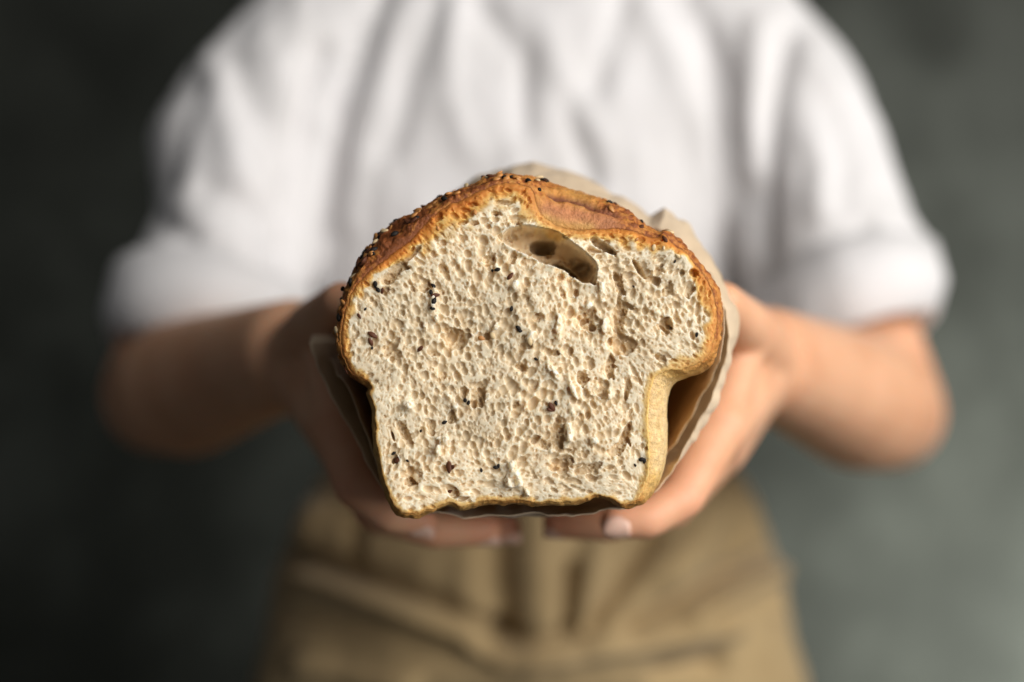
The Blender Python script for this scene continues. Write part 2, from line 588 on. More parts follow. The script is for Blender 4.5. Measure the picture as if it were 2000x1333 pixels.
# hand placed larger openings, as torn
placed = [(890, 659, 25, 19, .1, 4.2), (955, 508, 15, 12, 0, 3.0), (1188, 487, 25, 8, .58, 9.0), (1247, 524, 26, 5.5, 1.0, 6.0), (1300, 633, 15, 17, 0, 6.0),
          (1355, 533, 9.5, 7, .2, 4.5), (1332, 533, 6, 6.5, 0, 3.5), (800, 943, 12, 8.5, .1, 5.5), (790, 848, 30, 10, 1.05, 3.8), (806, 925, 18, 14, .5, 2.2),
          (1088, 850, 17, 30, 0, 3.0), (1137, 741, 12, 15, .2, 4.2), (1143, 624, 20, 24, 0, 3.6), (1210, 620, 14, 34, .15, 4.0), (1215, 672, 24, 15, 0, 3.2),
          (1206, 548, 9, 30, -.35, 4.0), (934, 776, 16, 22, .3, 3.0), (905, 768, 7, 12, 0, 3.0), (882, 818, 11, 11, .8, 3.4), (1150, 915, 30, 9, -.35, 2.6),
          (1220, 855, 9, 34, .35, 4.4), (1205, 880, 18, 9, -.4, 3.6), (1100, 903, 20, 14, -.5, 2.6),
          (770, 531, 33, 9, -.78, 4.5), (807, 494, 24, 7, -.72, 4.0), (985, 396, 19, 5, .05, 3.0), (856, 424, 9, 10, .2, 3.0), (845, 690, 11, 5, .3, 2.0),
          (750, 680, 6, 5, 0, 2.0), (968, 417, 10, 4, .1, 2.5), (1270, 545, 10, 8, .5, 2.4), (1285, 530, 8, 12, .4, 2.2), (1110, 880, 9, 4, .1, 3.0), (1048, 855, 9, 5, .1, 2.6),
          (1085, 690, 11, 9, 0, 3.0), (1050, 620, 12, 7, 0, 3.0), (770, 898, 8, 9, 0, 2.2), (1345, 570, 8, 12, .5, 2.4), (1305, 565, 9, 14, .5, 2.6), (905, 435, 15, 5, -.15, 2.4), (925, 436, 14, 6, -.1, 2.2),
          (1003, 500, 7, 12, .2, 3.4), (830, 560, 9, 17, .3, 2.2), (1190, 720, 9, 20, .1, 2.6), (1225, 760, 7, 26, .12, 2.6), (865, 735, 12, 9, 0, 2.2), (1020, 720, 15, 10, .3, 2.6)]
for p in placed:
    pore(*p[:5], p[5] * .72)
    for _ in range(1 if min(p[2], p[3]) > 6 else 0):
        an = rng.uniform(0, 6.28); k_ = rng.uniform(.75, 1.15)
        pore(p[0] + math.cos(an) * p[2] * k_, p[1] + math.sin(an) * p[3] * k_, p[2] * rng.uniform(.25, .55), p[3] * rng.uniform(.25, .6), p[4] + rng.normal(0, .4), p[5] * rng.uniform(.3, .8))


def web(px, py, a, b, ang, n, lo, hi):
    """smaller cells opening in the wall of a larger one, and its frayed rim"""
    for _ in range(n):
        t_ = rng.uniform(0, 6.28); k_ = math.sqrt(rng.random()) * 1.1
        u, v = math.cos(t_) * a * k_, math.sin(t_) * b * k_
        r_ = rng.uniform(lo, hi)
        pore(px + u * math.cos(ang) - v * math.sin(ang), py + u * math.sin(ang) + v * math.cos(ang), r_ * rng.uniform(1, 1.6), r_, rng.uniform(0, 3), r_ * U / MM * rng.uniform(.5, 1.1), None, True)


for p in placed:
    web(p[0], p[1], p[2], p[3], p[4], int(4 + p[2] * p[3] / 22), 1.8, max(2.4, min(p[2], p[3]) * .36))

# the big cavern under the crust
cav = np.array([(980, 462), (988, 450), (1002, 443), (1030, 440), (1052, 444), (1088, 452), (1120, 474), (1146, 494), (1163, 512), (1167, 530), (1158, 552), (1140, 553),
                (1120, 541), (1098, 527), (1062, 513), (1030, 498), (1002, 486), (986, 475)], dtype=float)
cc = resample(cav, 400)
w = (slice(*[int((v - gy[0]) / STEP) for v in (425, 570)]), slice(*[int((v - gx[0]) / STEP) for v in (965, 1185)]))
X, Y = GX[w], GY[w]
w_cav = w
dist = np.min(np.hypot(X[..., None] - cc[:, 0], Y[..., None] - cc[:, 1]), axis=-1)
ins = np.zeros(X.shape, dtype=bool)
a2 = np.roll(cc, -1, axis=0)
for j in range(X.shape[0]):
    yy = Y[j, 0]
    c = (cc[:, 1] <= yy) != (a2[:, 1] <= yy)
    xs = np.sort(cc[c, 0] + (yy - cc[c, 1]) * (a2[c, 0] - cc[c, 0]) / (a2[c, 1] - cc[c, 1]))
    ins[j] = (np.searchsorted(xs, X[j]) % 2) == 1
dist_j = np.clip(dist + 1.6 * rough_b[w] + 1.2 * rough_a[w], 0, None)
cav_n = grid_noise(shape, 10)[w]
t = np.clip(dist_j / 44, 0, 1)
wall_shade[w] = np.where(ins, 1.0, wall_shade[w])
bowl = -0.6 - 21 * np.sqrt(1 - (1 - t) ** 4) * (0.62 + 0.38 * sstep(980, 1110, X)) + 0.7 * rough_b[w] + 1.8 * cav_n * np.clip(dist / 12, 0, 1)
e2 = (((X - 1060) / 21) ** 2 + ((Y - 480) / 15) ** 2) * np.clip(1 + 0.3 * rough_c[w] + 0.2 * rough_b[w], .4, 2)
bowl -= 14 * np.sqrt(np.clip(1 - e2, 0, 1))
e3 = (((X - 1108) * .85 + (Y - 526) * .5) / 30) ** 2 + ((-(X - 1108) * .5 + (Y - 526) * .85) / 7) ** 2
bowl -= 10 * np.sqrt(np.clip(1 - e3, 0, 1))
H[w] = np.where(ins, np.minimum(H[w], bowl), H[w] + 0.7 * np.exp(-(dist / 7) ** 2))

for _ in range(75):
    t_ = rng.random()
    qx, qy = 990 + 165 * t_ + rng.normal(0, 8), 462 + 78 * t_ ** 1.15 + rng.normal(0, 15)
    r_ = rng.uniform(2.2, 6.5)
    pore(qx, qy, r_ * rng.uniform(1, 1.8), r_, rng.uniform(0, 3), r_ * U / MM * rng.uniform(.7, 1.3), None, True)
H += 0.045 * rough_a * (H > -3) + 0.012 * rng.standard_normal(shape) * (H > -3)
browned = sstep(1.1, 0.6, np.clip(sdm, 0, None) / bandm) * bake
H += browned * (0.13 * rough_a + 0.14 * rough_b)
edge_f = sstep(0.0, 2.2, sdm)
# close to the crust the relief calms down and rolls back
H = np.where(sdm < 2.2, H * (0.25 + 0.75 * edge_f), H) - (0.05 + 1.45 * sstep(.3, .9, bake)) * (1 - np.clip(sdm / (1.0 + 1.4 * bake), 0, 1)) ** 2

# colour of the stuff itself: pale crumb, browned towards the crust; pore walls also carry painted shade
nz1 = grid_noise(shape, 9); nz2 = grid_noise(shape, 3); nz3 = grid_noise(shape, 30)
q = np.clip(sdm, 0, None) / (bandm * np.clip(1 + 0.24 * nz1 + 0.2 * nz2, .3, 2))
crumb_c = np.array([0.80, 0.705, 0.535])[None, None] * (1 + 0.05 * nz3[..., None] + 0.03 * nz1[..., None])
crumb_c = crumb_c * (1 - 0.05 * np.clip(nz2, -2, 2)[..., None] * np.array([.3, .6, 1.0]))
crumb_c = crumb_c * (1 - wall_shade[..., None] * np.array([.13, .22, .33])) * (1 + sstep(.5, 1.5, tuft)[..., None] * np.array([.10, .14, .22]))
dark_stops = [(0.0, (0.42, 0.140, 0.028)), (.12, (0.50, 0.165, 0.028)), (.40, (0.62, 0.25, 0.045)), (.75, (0.74, 0.44, 0.13)), (1.1, (0.70, 0.53, 0.27)), (1.5, (0.84, 0.73, 0.55))]
pale_stops = [(0.0, (0.70, 0.44, 0.14)), (.2, (0.76, 0.52, 0.20)), (.6, (0.76, 0.58, 0.28)), (1.0, (0.72, 0.59, 0.36)), (1.2, (0.70, 0.605, 0.43)), (1.5, (0.70, 0.605, 0.435))]


def ramp_np(x, stops):
    p = [s[0] for s in stops]
    return np.stack([np.interp(x, p, [s[1][k] for s in stops]) for k in range(3)], -1)


bk = np.clip(bake, 0, 1)[..., None]
brown = ramp_np(q, dark_stops) * bk + ramp_np(q, pale_stops) * (1 - bk)
wcr = sstep(0.85, 1.35, q)[..., None]
tint = brown * (1 - wcr) + crumb_c * wcr

# the crumb is a real foam: bubbles of many sizes cut out of the solid below the torn surface
HTOP, HBOT = 4.3, -7.6
sub_ = np.zeros(shape, dtype=bool)
sub_[w_cav] = ins
H = np.where(sub_, H, np.maximum(H, HBOT + 2.4))
cav_sd = np.full(shape, 50.0)
cav_sd[w_cav] = np.where(ins, -dist, dist) * U / MM
hs = np.arange(HTOP, HBOT, -VOX)                     # mm towards the viewer, front layer first
f3 = (H[..., None] - hs[None, None, :]).astype(np.float32)
f3 = np.minimum(f3, sdm[..., None].astype(np.float32))
f3 = np.minimum(f3, np.where(cav_sd < 3, cav_sd, 50.0)[..., None].astype(np.float32))
own = np.zeros(f3.shape, dtype=bool)
gxm, gym = gx * U / MM, gy * U / MM                  # mm


def bubble(px, py, h, r, st, ang, squash):
    """an ellipsoidal gas cell; r in mm, st stretch along the grain"""
    ra, rb, rc = r * st, r / st ** .5, r * squash
    e = max(ra, rb) * 1.05 + VOX
    mx, my = px * U / MM, py * U / MM
    i0, i1 = np.searchsorted(gxm, (mx - e, mx + e))
    j0, j1 = np.searchsorted(gym, (my - e, my + e))
    k0 = max(0, int((HTOP - h - rc - VOX) / VOX)); k1 = min(len(hs), int((HTOP - h + rc + VOX) / VOX) + 1)
    if i1 <= i0 or j1 <= j0 or k1 <= k0:
        return
    x = gxm[i0:i1] - mx; y = (gym[j0:j1] - my)[:, None]
    c, s_ = math.cos(ang), math.sin(ang)
    e2 = ((x * c + y * s_) / ra) ** 2 + ((-x * s_ + y * c) / rb) ** 2
    z2 = ((hs[k0:k1] - h) / rc) ** 2
    d = ((np.sqrt(e2[..., None] + z2) - 1) * r).astype(np.float32)
    w_ = (slice(j0, j1), slice(i0, i1), slice(k0, k1))
    m_ = d < f3[w_]
    f3[w_] = np.where(m_, d, f3[w_])
    own[w_] |= m_


def foam(n, rlo, rhi, power, up, deep, stretch):
    x = rng.uniform(660, 1408, n); y = rng.uniform(352, 1006, n)
    r = rlo + (rhi - rlo) * rng.random(n) ** power
    dep = rng.random(n); st = 1 + rng.random(n) * stretch; jit = rng.normal(0, .3, n); sq = rng.uniform(.85, 1.25, n)
    for k in range(n):
        ij = cell(x[k], y[k])
        e = sdm[ij]
        fine = 0.62 + 0.38 * min(1.0, max(0.0, (e - 2) / 12))
        rk = max(r[k] * fine, 0.36)
        if e < 0.5 + rk:
            continue
        if cav_sd[ij] < rk * 0.7:
            continue
        if tuft[ij] > 0.8 and rng.random() < .6:
            rk = min(rk, .55)
        h = H[ij] + (up - dep[k] * deep) * rk
        if h - rk < HBOT + 0.7:
            h = HBOT + 0.7 + rk
        bubble(x[k], y[k], h, rk, st[k] * (1.25 if e < 9 else 1.0), -flow[ij] + jit[k], sq[k])


foam(150, 1.3, 2.1, 1.8, .4, .7, .4)
foam(4300, .52, 1.5, 2.6, .42, .8, .45)
foam(20000, .36, .56, 1.2, .85, .7, .45)


def surface_nets(f):
    sgn_ = f > 0
    ny, nx_, nd = f.shape
    c000 = sgn_[:-1, :-1, :-1]
    anyp = np.zeros(c000.shape, dtype=bool); allp = np.ones(c000.shape, dtype=bool)
    for a in (0, 1):
        for b in (0, 1):
            for c in (0, 1):
                v = sgn_[a:ny - 1 + a, b:nx_ - 1 + b, c:nd - 1 + c]
                anyp |= v; allp &= v
    act = anyp & ~allp
    J, I, K = np.nonzero(act)
    vid = np.full(act.shape, -1, dtype=np.int32)
    vid[act] = np.arange(len(J), dtype=np.int32)
    pos = np.zeros((len(J), 3)); cnt = np.zeros(len(J))
    corners = [(a, b, c) for a in (0, 1) for b in (0, 1) for c in (0, 1)]
    for p in corners:
        for ax in range(3):
            if p[ax] == 1:
                continue
            q_ = list(p); q_[ax] = 1
            fa = f[J + p[0], I + p[1], K + p[2]]; fb = f[J + q_[0], I + q_[1], K + q_[2]]
            m_ = (fa > 0) != (fb > 0)
            t_ = np.where(m_, fa / np.where(m_, fa - fb, 1), 0)
            for d_ in range(3):
                val = p[d_] + (t_ if d_ == ax else 0)
                pos[:, d_] += np.where(m_, val, 0)
            cnt += m_
    pos = pos / cnt[:, None] + np.stack([J, I, K], 1)
    Q = []
    for ax in range(3):
        o1, o2 = [d for d in range(3) if d != ax]
        sl = [slice(1, -1)] * 3
        sl[ax] = slice(0, -1)
        sl2 = list(sl); sl2[ax] = slice(1, None)
        A_, B_ = sgn_[tuple(sl)], sgn_[tuple(sl2)]
        idx_ = np.argwhere(A_ != B_)
        off = np.array([1, 1, 1]); off[ax] = 0
        base = idx_ + off                       # grid point at the edge's start
        flipped = A_[tuple(idx_.T)]
        quad = []
        for (u, v) in ((1, 1), (0, 1), (0, 0), (1, 0)):
            c_ = base.copy(); c_[:, o1] -= u; c_[:, o2] -= v
            quad.append(vid[tuple(c_.T)])
        quad = np.stack(quad, 1)
        fl_ = flipped if ax != 1 else ~flipped
        quad[fl_] = quad[fl_][:, ::-1]
        Q.append(quad)
    return pos, np.vstack(Q), J, I, K


f3[:, :, -1] = -0.1              # closed at the back
f3[:, :, 0] = np.minimum(f3[:, :, 0], -0.1)
pos, quads, J_, I_, K_ = surface_nets(f3)
pxv = gx[0] + pos[:, 1] * STEP
pyv = gy[0] + pos[:, 0] * STEP
hv = HTOP - pos[:, 2] * VOX
xx, zz = face_xz(pxv, pyv)
vv = np.stack([xx, -hv * MM, zz], 1)
crumb_me = mesh_np('crumb', vv, quads)
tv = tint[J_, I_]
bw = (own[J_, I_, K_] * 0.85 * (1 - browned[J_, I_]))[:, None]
tv = tv * (1 - bw * np.array([.13, .22, .33]))  # own tan of the bubble walls, with pore shade painted in
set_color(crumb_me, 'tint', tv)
# the deep lining of the big cavern
Hp = np.where(cav_sd < 0, H, H - 0.8)
near_ = cav_sd < 2.2 * VOX
cellok = near_[:-1, :-1] & near_[1:, :-1] & near_[:-1, 1:] & near_[1:, 1:]
idx = np.full(shape, -1)
used = np.zeros(shape, dtype=bool)
used[:-1, :-1] |= cellok; used[1:, :-1] |= cellok; used[:-1, 1:] |= cellok; used[1:, 1:] |= cellok
idx[used] = np.arange(used.sum())
xx, zz = face_xz(GX[used], GY[used])
jj, ii = np.nonzero(cellok)
lining_me = mesh_np('cavity_lining', np.stack([xx, -Hp[used] * MM, zz], 1), np.stack([idx[jj, ii], idx[jj + 1, ii], idx[jj + 1, ii + 1], idx[jj, ii + 1]], 1))
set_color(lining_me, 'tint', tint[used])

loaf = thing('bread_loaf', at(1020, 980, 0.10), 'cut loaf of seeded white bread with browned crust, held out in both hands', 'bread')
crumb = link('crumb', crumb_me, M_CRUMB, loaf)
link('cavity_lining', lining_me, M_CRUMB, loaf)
crumb['label'] = 'torn pale crumb with open holes and dark seeds'

# ----- the crust: lofted from the ragged edge back along the loaf
NR = 1100
cr = resample(rows, NR)
sub = np.linspace(0, NC, NR, endpoint=False).astype(int)
F = cont[sub][:, :2]
S = cont[sub][:, 2:4]
S_w = np.stack([(S[:, 0] - 1000) / 2000 * KF * 0.525, -(S[:, 1] - 666.5) / 2000 * KF * 0.525], 1)
F_w = np.stack([(F[:, 0] - 1000) * U, -(F[:, 1] - 666.5) * U], 1)
bk_r = cont[sub][:, 5]
ctr = np.array([0.004, 0.0])
ys = list(0.0012 + 0.0238 * (1 - np.cos(np.linspace(0, math.pi / 2, 44)))) + list(np.linspace(0.0262, 0.075, 34)) + list(np.linspace(0.082, 0.20, 14)) + [0.21, 0.218, 0.225, 0.230, 0.2335, 0.2355]
rings = []
for y in ys:
    if y <= 0.025:
        t = (y - 0.0012) / (0.025 - 0.0012)
        t = math.sqrt(1 - (1 - t) ** 2)
        P = F_w * (1 - t) + S_w * t
    else:
        P = S_w * 1.0
        u = (y - 0.025) / 0.2
        P = ctr + (P - ctr) * (1 - 0.035 * u)
        if y > 0.2:
            v = (y - 0.2) / 0.036
            P = ctr + (P - ctr) * math.sqrt(max(0.0, 1 - v * v))
    rings.append(np.column_stack([P[:, 0], np.full(NR, y), P[:, 1] + EYE_Z]))
inset = rings[0].copy()
inset[:, [0, 2]] = np.array([ctr[0], ctr[1] + EYE_Z]) + (inset[:, [0, 2]] - np.array([ctr[0], ctr[1] + EYE_Z])) * 0.985
inset[:, 1] += 0.0006
rings.insert(0, inset)
ys.insert(0, 0.0018)
R = np.array(rings)
nrg = len(ys)
co = R.reshape(-1, 3)
# blisters and seams
flat = co * 1000
bl = 0.6 * fbm(flat, 7, 3, 3) + 0.45 * fbm(flat, 2.4, 3, 21) + 0.7 * (0.35 - np.abs(vnoise(flat, 4.2, 33))) + 0.4 * (0.35 - np.abs(vnoise(flat, 1.7, 35)))
tanx = np.gradient(R[:, :, 0], axis=1); tanz = np.gradient(R[:, :, 2], axis=1)
tl = np.hypot(tanx, tanz) + 1e-12
onx, onz = -tanz / tl, tanx / tl
spx, spy = sketch(co)
groove = polydist(spx, spy, [(1072, 383), (1110, 389), (1140, 398), (1175, 412), (1205, 428), (1242, 452)])
cutm = np.exp(-(groove / 6.0) ** 2) * (co[:, 1] > 0.004)
rise = sstep(0.0012, 0.0024, co[:, 1])
smooth_ear = np.exp(-(polydist(spx, spy, [(1070, 414), (1130, 427), (1190, 437)]) / 19) ** 2)
disp = (bl * (1 - 0.45 * smooth_ear) * (0.14 + 0.86 * np.tile(bk_r, nrg)) - 1.1 * cutm) * rise * MM
qd = []
i = np.arange(NR)
for k in range(nrg - 1):
    qd.append(np.stack([k * NR + i, k * NR + (i + 1) % NR, (k + 1) * NR + (i + 1) % NR, (k + 1) * NR + i], 1))
qd = np.vstack(qd)
crust_me = mesh_np('crust', co, qd)
nrm_ = get_no(crust_me)
sgn = np.sign(np.sum(nrm_[:, 0] * onx.ravel() + nrm_[:, 2] * onz.ravel()))
if sgn < 0:
    crust_me.flip_normals()
    nrm_ = -nrm_
co = co + nrm_ * (disp * 1.25)[:, None]
put_co(crust_me, co)
n1 = fbm(flat, 9, 4, 41); n2 = fbm(flat, 3, 3, 55)
n3 = fbm(flat, 1.3, 2, 77)
b_ = np.clip(np.tile(bk_r, nrg) + (0.16 * n1 + 0.16 * n2 + 0.18 * n3) * (0.05 + np.tile(bk_r, nrg)), 0, 1)
deepb = sstep(0.022, 0.05, co[:, 1])
tone = [(0.0, (0.88, 0.70, 0.42)), (.2, (0.78, 0.50, 0.17)), (.45, (0.62, 0.31, 0.08)), (.75, (0.58, 0.245, 0.055)), (.92, (0.46, 0.16, 0.034)), (1.0, (0.27, 0.080, 0.020))]
b_ = np.clip(b_ + 0.45 * deepb * (1 - np.tile(bk_r, nrg)), 0, 1)
ct = ramp_np(b_, tone)
ear_c = np.array([0.55, 0.225, 0.095])[None] * (1 + 0.12 * n2[:, None])
gold = np.exp(-(polydist(spx, spy, [(1062, 430), (1100, 447), (1150, 450)]) / 14) ** 2)[:, None]
ear_c = ear_c * (1 - gold) + np.array([0.70, 0.42, 0.13]) * gold
se = np.clip(smooth_ear * 1.3, 0, 1)[:, None]
ct = ct * (1 - se) + ear_c * se
ct = ct * (1 - 0.9 * cutm[:, None]) + np.array([0.14, 0.035, 0.02]) * 0.9 * cutm[:, None]
set_color(crust_me, 'tint', ct)
crust = link('crust', crust_me, M_CRUST, loaf)


# ----- seeds
def seed_mesh(name, l, w_, th, mat):
    bm = bmesh.new()
    bmesh.ops.create_icosphere(bm, subdivisions=2, radius=1)
    for v in bm.verts:
        k = 1 - 0.38 * max(0, v.co.x)          # drop shape
        v.co = Vector((v.co.x * l, v.co.y * w_ * k, v.co.z * th * k))
    me = bpy.data.meshes.new(name)
    bm.to_mesh(me); bm.free()
    for p in me.polygons:
        p.use_smooth = True
    me.materials.append(mat)
    return me


SEEDS = {'sesame_seed': (seed_mesh('sesame_seed', .00145, .0009, .00055, M_SESAME)), 'pale_sesame_seed': (seed_mesh('pale_sesame_seed', .0015, .00095, .00055, M_PALE)),
         'black_seed': (seed_mesh('black_seed', .00125, .0008, .00065, M_BLACK)), 'flax_seed': (seed_mesh('flax_seed', .0018, .00085, .0005, M_RED))}


def put_seed(kind, pos, normal, parent, scale=1.0, sink=0.2, spin=None):
    n = Vector(normal).normalized()
    q = n.to_track_quat('Z', 'Y')
    o = bpy.data.objects.new(kind, SEEDS[kind])
    o.rotation_mode = 'QUATERNION'
    o.rotation_quaternion = q @ Matrix.Rotation(spin if spin is not None else random.uniform(0, 6.28), 3, 'Z').to_quaternion() @ Matrix.Rotation(random.uniform(-.35, .35), 3, 'Y').to_quaternion()
    o.location = Vector(pos) + n * 0.0005 * (1 - sink)
    o.scale = (scale,) * 3
    col.objects.link(o)
    o.parent = parent
    o.matrix_parent_inverse = Matrix.Identity(4)


cn = get_no(crust_me)
cc_ = get_co(crust_me)
px_, py_ = sketch(cc_)
# top left and top of the crust carry most of the seeds
wgt = ((cc_[:, 1] > 0.003) & (cc_[:, 1] < 0.07) & (np.tile(bk_r, nrg) > .78)).astype(float)
topness = sstep(0.06, 0.5, cn[:, 2]) * 1.0 + 0.6 * sstep(0.2, 0.8, -cn[:, 0])
wgt *= topness * np.where(px_ < 1060, 1.0, np.where((py_ < 412), 0.9, 0.06)) * (1 - np.clip(smooth_ear * 1.2, 0, 1))
wgt *= np.where(cc_[:, 1] < 0.03, 1.6, 1.0)
wgt[py_ > 740] = 0
pick = rng.choice(len(wgt), 165, replace=False, p=wgt / wgt.sum())
for k in pick:
    r = random.random()
    kind = 'sesame_seed' if r < .46 else 'pale_sesame_seed' if r < .55 else 'black_seed' if r < .86 else 'flax_seed'
    put_seed(kind, cc_[k], cn[k], crust, random.uniform(1.05, 1.5), 0.45)


# seeds caught in the crumb
def crumb_seed(kind, px, py, scale=1.0, spin=None, lift=0.0):
    ij = cell(px, py)
    x, z = face_xz(px, py)
    h = float(np.mean(H[ij[0] - 2:ij[0] + 3, ij[1] - 2:ij[1] + 3])) + lift
    put_seed(kind, (x, -h * MM, z), (random.uniform(-.3, .3), -1, random.uniform(-.3, .3)), crumb, scale, 0.55, spin)


for s in [('black_seed', 733, 556, 1.15), ('black_seed', 738, 566, 1.0), ('flax_seed', 746, 569, .8), ('flax_seed', 728, 655, 1.2), ('flax_seed', 724, 668, 1.0), ('black_seed', 727, 680, .6),
          ('black_seed', 846, 558, .9), ('black_seed', 842, 572, 1.0), ('black_seed', 848, 588, 1.2), ('flax_seed', 850, 577, 1.0), ('black_seed', 845, 603, .9), ('black_seed', 971, 527, 1.0), ('black_seed', 962, 529, .6),
          ('flax_seed', 997, 540, 1.0), ('black_seed', 999, 603, .9), ('black_seed', 1012, 641, 1.0), ('black_seed', 1015, 647, .8), ('black_seed', 1047, 702, .7), ('flax_seed', 1078, 796, 1.25), ('flax_seed', 1075, 801, .9),
          ('black_seed', 1086, 788, .8), ('black_seed', 908, 783, .9), ('black_seed', 915, 787, .8), ('black_seed', 868, 826, .9), ('flax_seed', 877, 913, 1.4), ('flax_seed', 882, 914, 1.0), ('black_seed', 822, 842, .6),
          ('black_seed', 769, 886, .8), ('flax_seed', 777, 897, 1.0), ('flax_seed', 772, 902, .7), ('black_seed', 796, 901, .6), ('black_seed', 968, 914, .9), ('black_seed', 974, 911, .7), ('black_seed', 940, 919, .7),
          ('black_seed', 1254, 898, 1.1), ('black_seed', 1259, 902, .8), ('black_seed', 1241, 909, .6), ('flax_seed', 820, 682, .9), ('black_seed', 714, 604, .6), ('flax_seed', 702, 618, .7), ('black_seed', 1361, 654, .8),
          ('sesame_seed', 940, 661, 1.0), ('pale_sesame_seed', 1035, 668, 1.0), ('pale_sesame_seed', 962, 656, 1.0), ('black_seed', 1318, 511, .6), ('flax_seed', 877, 962, .8), ('black_seed', 1237, 560, .5)]:
    crumb_seed(*s)
# small loose crumbs of toasted crust along the top rim
for k in range(46):
    i_ = rng.integers(0, NC)
    if not (0.9 < cont[i_, 5] and cont[i_, 1] < 520):
        continue
    px, py = cont[i_, 0] - nx[i_] * rng.uniform(4, 40), cont[i_, 1] - nz[i_] * rng.uniform(4, 40)
    if 1050 < px < 1240 and py < 450:
        continue
    crumb_seed(random.choice(['sesame_seed', 'sesame_seed', 'flax_seed', 'pale_sesame_seed']), px, py, random.uniform(.6, .95))


# ------------------------------------------------------------------ the paper round the loaf
def chain(pts, n):
    P = np.array(pts, dtype=float)
    s = np.concatenate([[0], np.cumsum(np.linalg.norm(np.diff(P, axis=0), axis=1))])
    u = np.linspace(0, s[-1], n)
    return np.stack([np.interp(u, s, P[:, k]) for k in range(P.shape[1])], 1)


ang_S = np.unwrap(np.arctan2(S_w[:, 1] - ctr[1], S_w[:, 0] - ctr[0]))


def loaf_radius(theta):
    a = np.arctan2(S_w[:, 1] - ctr[1], S_w[:, 0] - ctr[0])
    r = np.hypot(S_w[:, 0] - ctr[0], S_w[:, 1] - ctr[1])
    o = np.argsort(a)
    rr = np.interp(theta, np.concatenate([a[o] - 2 * np.pi, a[o], a[o] + 2 * np.pi]), np.tile(r[o], 3))
    return rr


def hull_radius():
    """the loaf's section without its hollows, as a sheet drawn round it would take"""
    th = np.linspace(-np.pi, np.pi, 720, endpoint=False)
    r = loaf_radius(th)
    P = np.stack([r * np.cos(th), r * np.sin(th)], 1)
    out = np.zeros_like(r)
    for k, t in enumerate(th):
        d = np.array([math.cos(t), math.sin(t)])
        out[k] = 0
    # support function based hull
    n = 180
    tt = np.linspace(-np.pi, np.pi, n, endpoint=False)
    D = np.stack([np.cos(tt), np.sin(tt)], 1)
    h = (P @ D.T).max(0)
    for k, t in enumerate(th):
        c = np.cos(tt - t)
        ok = c > 0.05
        out[k] = (h[ok] / c[ok]).min()
    return th, out


HT, HR = hull_radius()


def hull(theta):
    t = (theta + np.pi) % (2 * np.pi) - np.pi
    return np.interp(t, np.concatenate([HT, [np.pi]]), np.concatenate([HR, HR[:1]]))


def paper_sheet(edge, n, back, extra, name, seed, wr=1.0):
    """edge rows: front edge (x, y, depth) and the crest of the fold behind it (x, y, depth)"""
    full = []
    for e in edge:
        if len(e) == 3:
            a = at(*e)
            th_ = math.atan2(a.z - EYE_Z - ctr[1], a.x - ctr[0])
            r_ = math.hypot(a.z - EYE_Z - ctr[1], a.x - ctr[0])
            r2 = r_ * .45 + (float(hull(np.array([th_]))[0]) + extra) * .55
            full.append((*a, ctr[0] + r2 * math.cos(th_), a.y + .035, EYE_Z + ctr[1] + r2 * math.sin(th_)))
        else:
            full.append((*at(*e[:3]), *at(*e[3:])))
    E = chain(full, n)
    A, B = E[:, :3], E[:, 3:]

    def polar(P):
        rel = P[:, [0, 2]] - np.array([ctr[0], EYE_Z + ctr[1]])
        return np.unwrap(np.arctan2(rel[:, 1], rel[:, 0])), np.hypot(rel[:, 0], rel[:, 1])
    jf = fbm(A * 1000, 9, 3, seed + 11) * 0.0012
    A = A + np.stack([0 * jf, 1.5 * jf, jf], 1)
    th, r0 = polar(A)
    th1, r1 = polar(B)
    th1 = th1 + 2 * np.pi * np.round((th - th1) / 2 / np.pi)
    rows_ = []
    m = 40
    for k in range(m):
        t = k / (m - 1)
        if t < .3:
            v = math.sin(t / .3 * math.pi / 2)
            r = r0 * (1 - v) + r1 * v
            a = th * (1 - v) + th1 * v
            y = A[:, 1] + (B[:, 1] - A[:, 1]) * (t / .3)
        else:
            v = (t - .3) / .7
            w_ = sstep(0.0, 0.5, np.full(n, v))
            r = r1 * (1 - w_) + (hull(th1) + extra) * w_
            a = th1
            y = B[:, 1] * (1 - v) + back * v
            if back > 0.22:
                r = r * (1 - 0.55 * sstep(0.78, 1.0, np.full(n, v)))
        rows_.append(np.stack([ctr[0] + r * np.cos(a), y, EYE_Z + ctr[1] + r * np.sin(a)], 1))
    V = np.array(rows_).reshape(-1, 3)
    f = V * 1000
    fold = fbm(f * np.array([1, .35, 1]), 26, 3, seed) * 1.3 + np.abs(vnoise(f * np.array([1, .5, 1]), 11, seed + 3)) * 1.3 + np.abs(vnoise(f @ np.array([[.8, .3, .5], [-.3, .9, .1], [-.5, -.2, .8]]), 8, seed + 5)) * 1.7
    tt_ = np.repeat(np.linspace(0, 1, m), n)
    fold = fold * MM * wr * (0.35 + 0.65 * sstep(0, .12, tt_))
    c_ = np.cos(np.tile(th, m)); s_ = np.sin(np.tile(th, m))
    V = V + np.stack([c_ * fold, 0 * fold, s_ * fold], 1)
    ii = np.arange(n - 1)
    Q = np.vstack([np.stack([k * n + ii, k * n + ii + 1, (k + 1) * n + ii + 1, (k + 1) * n + ii], 1) for k in range(m - 1)])
    return mesh_np(name, V, Q)


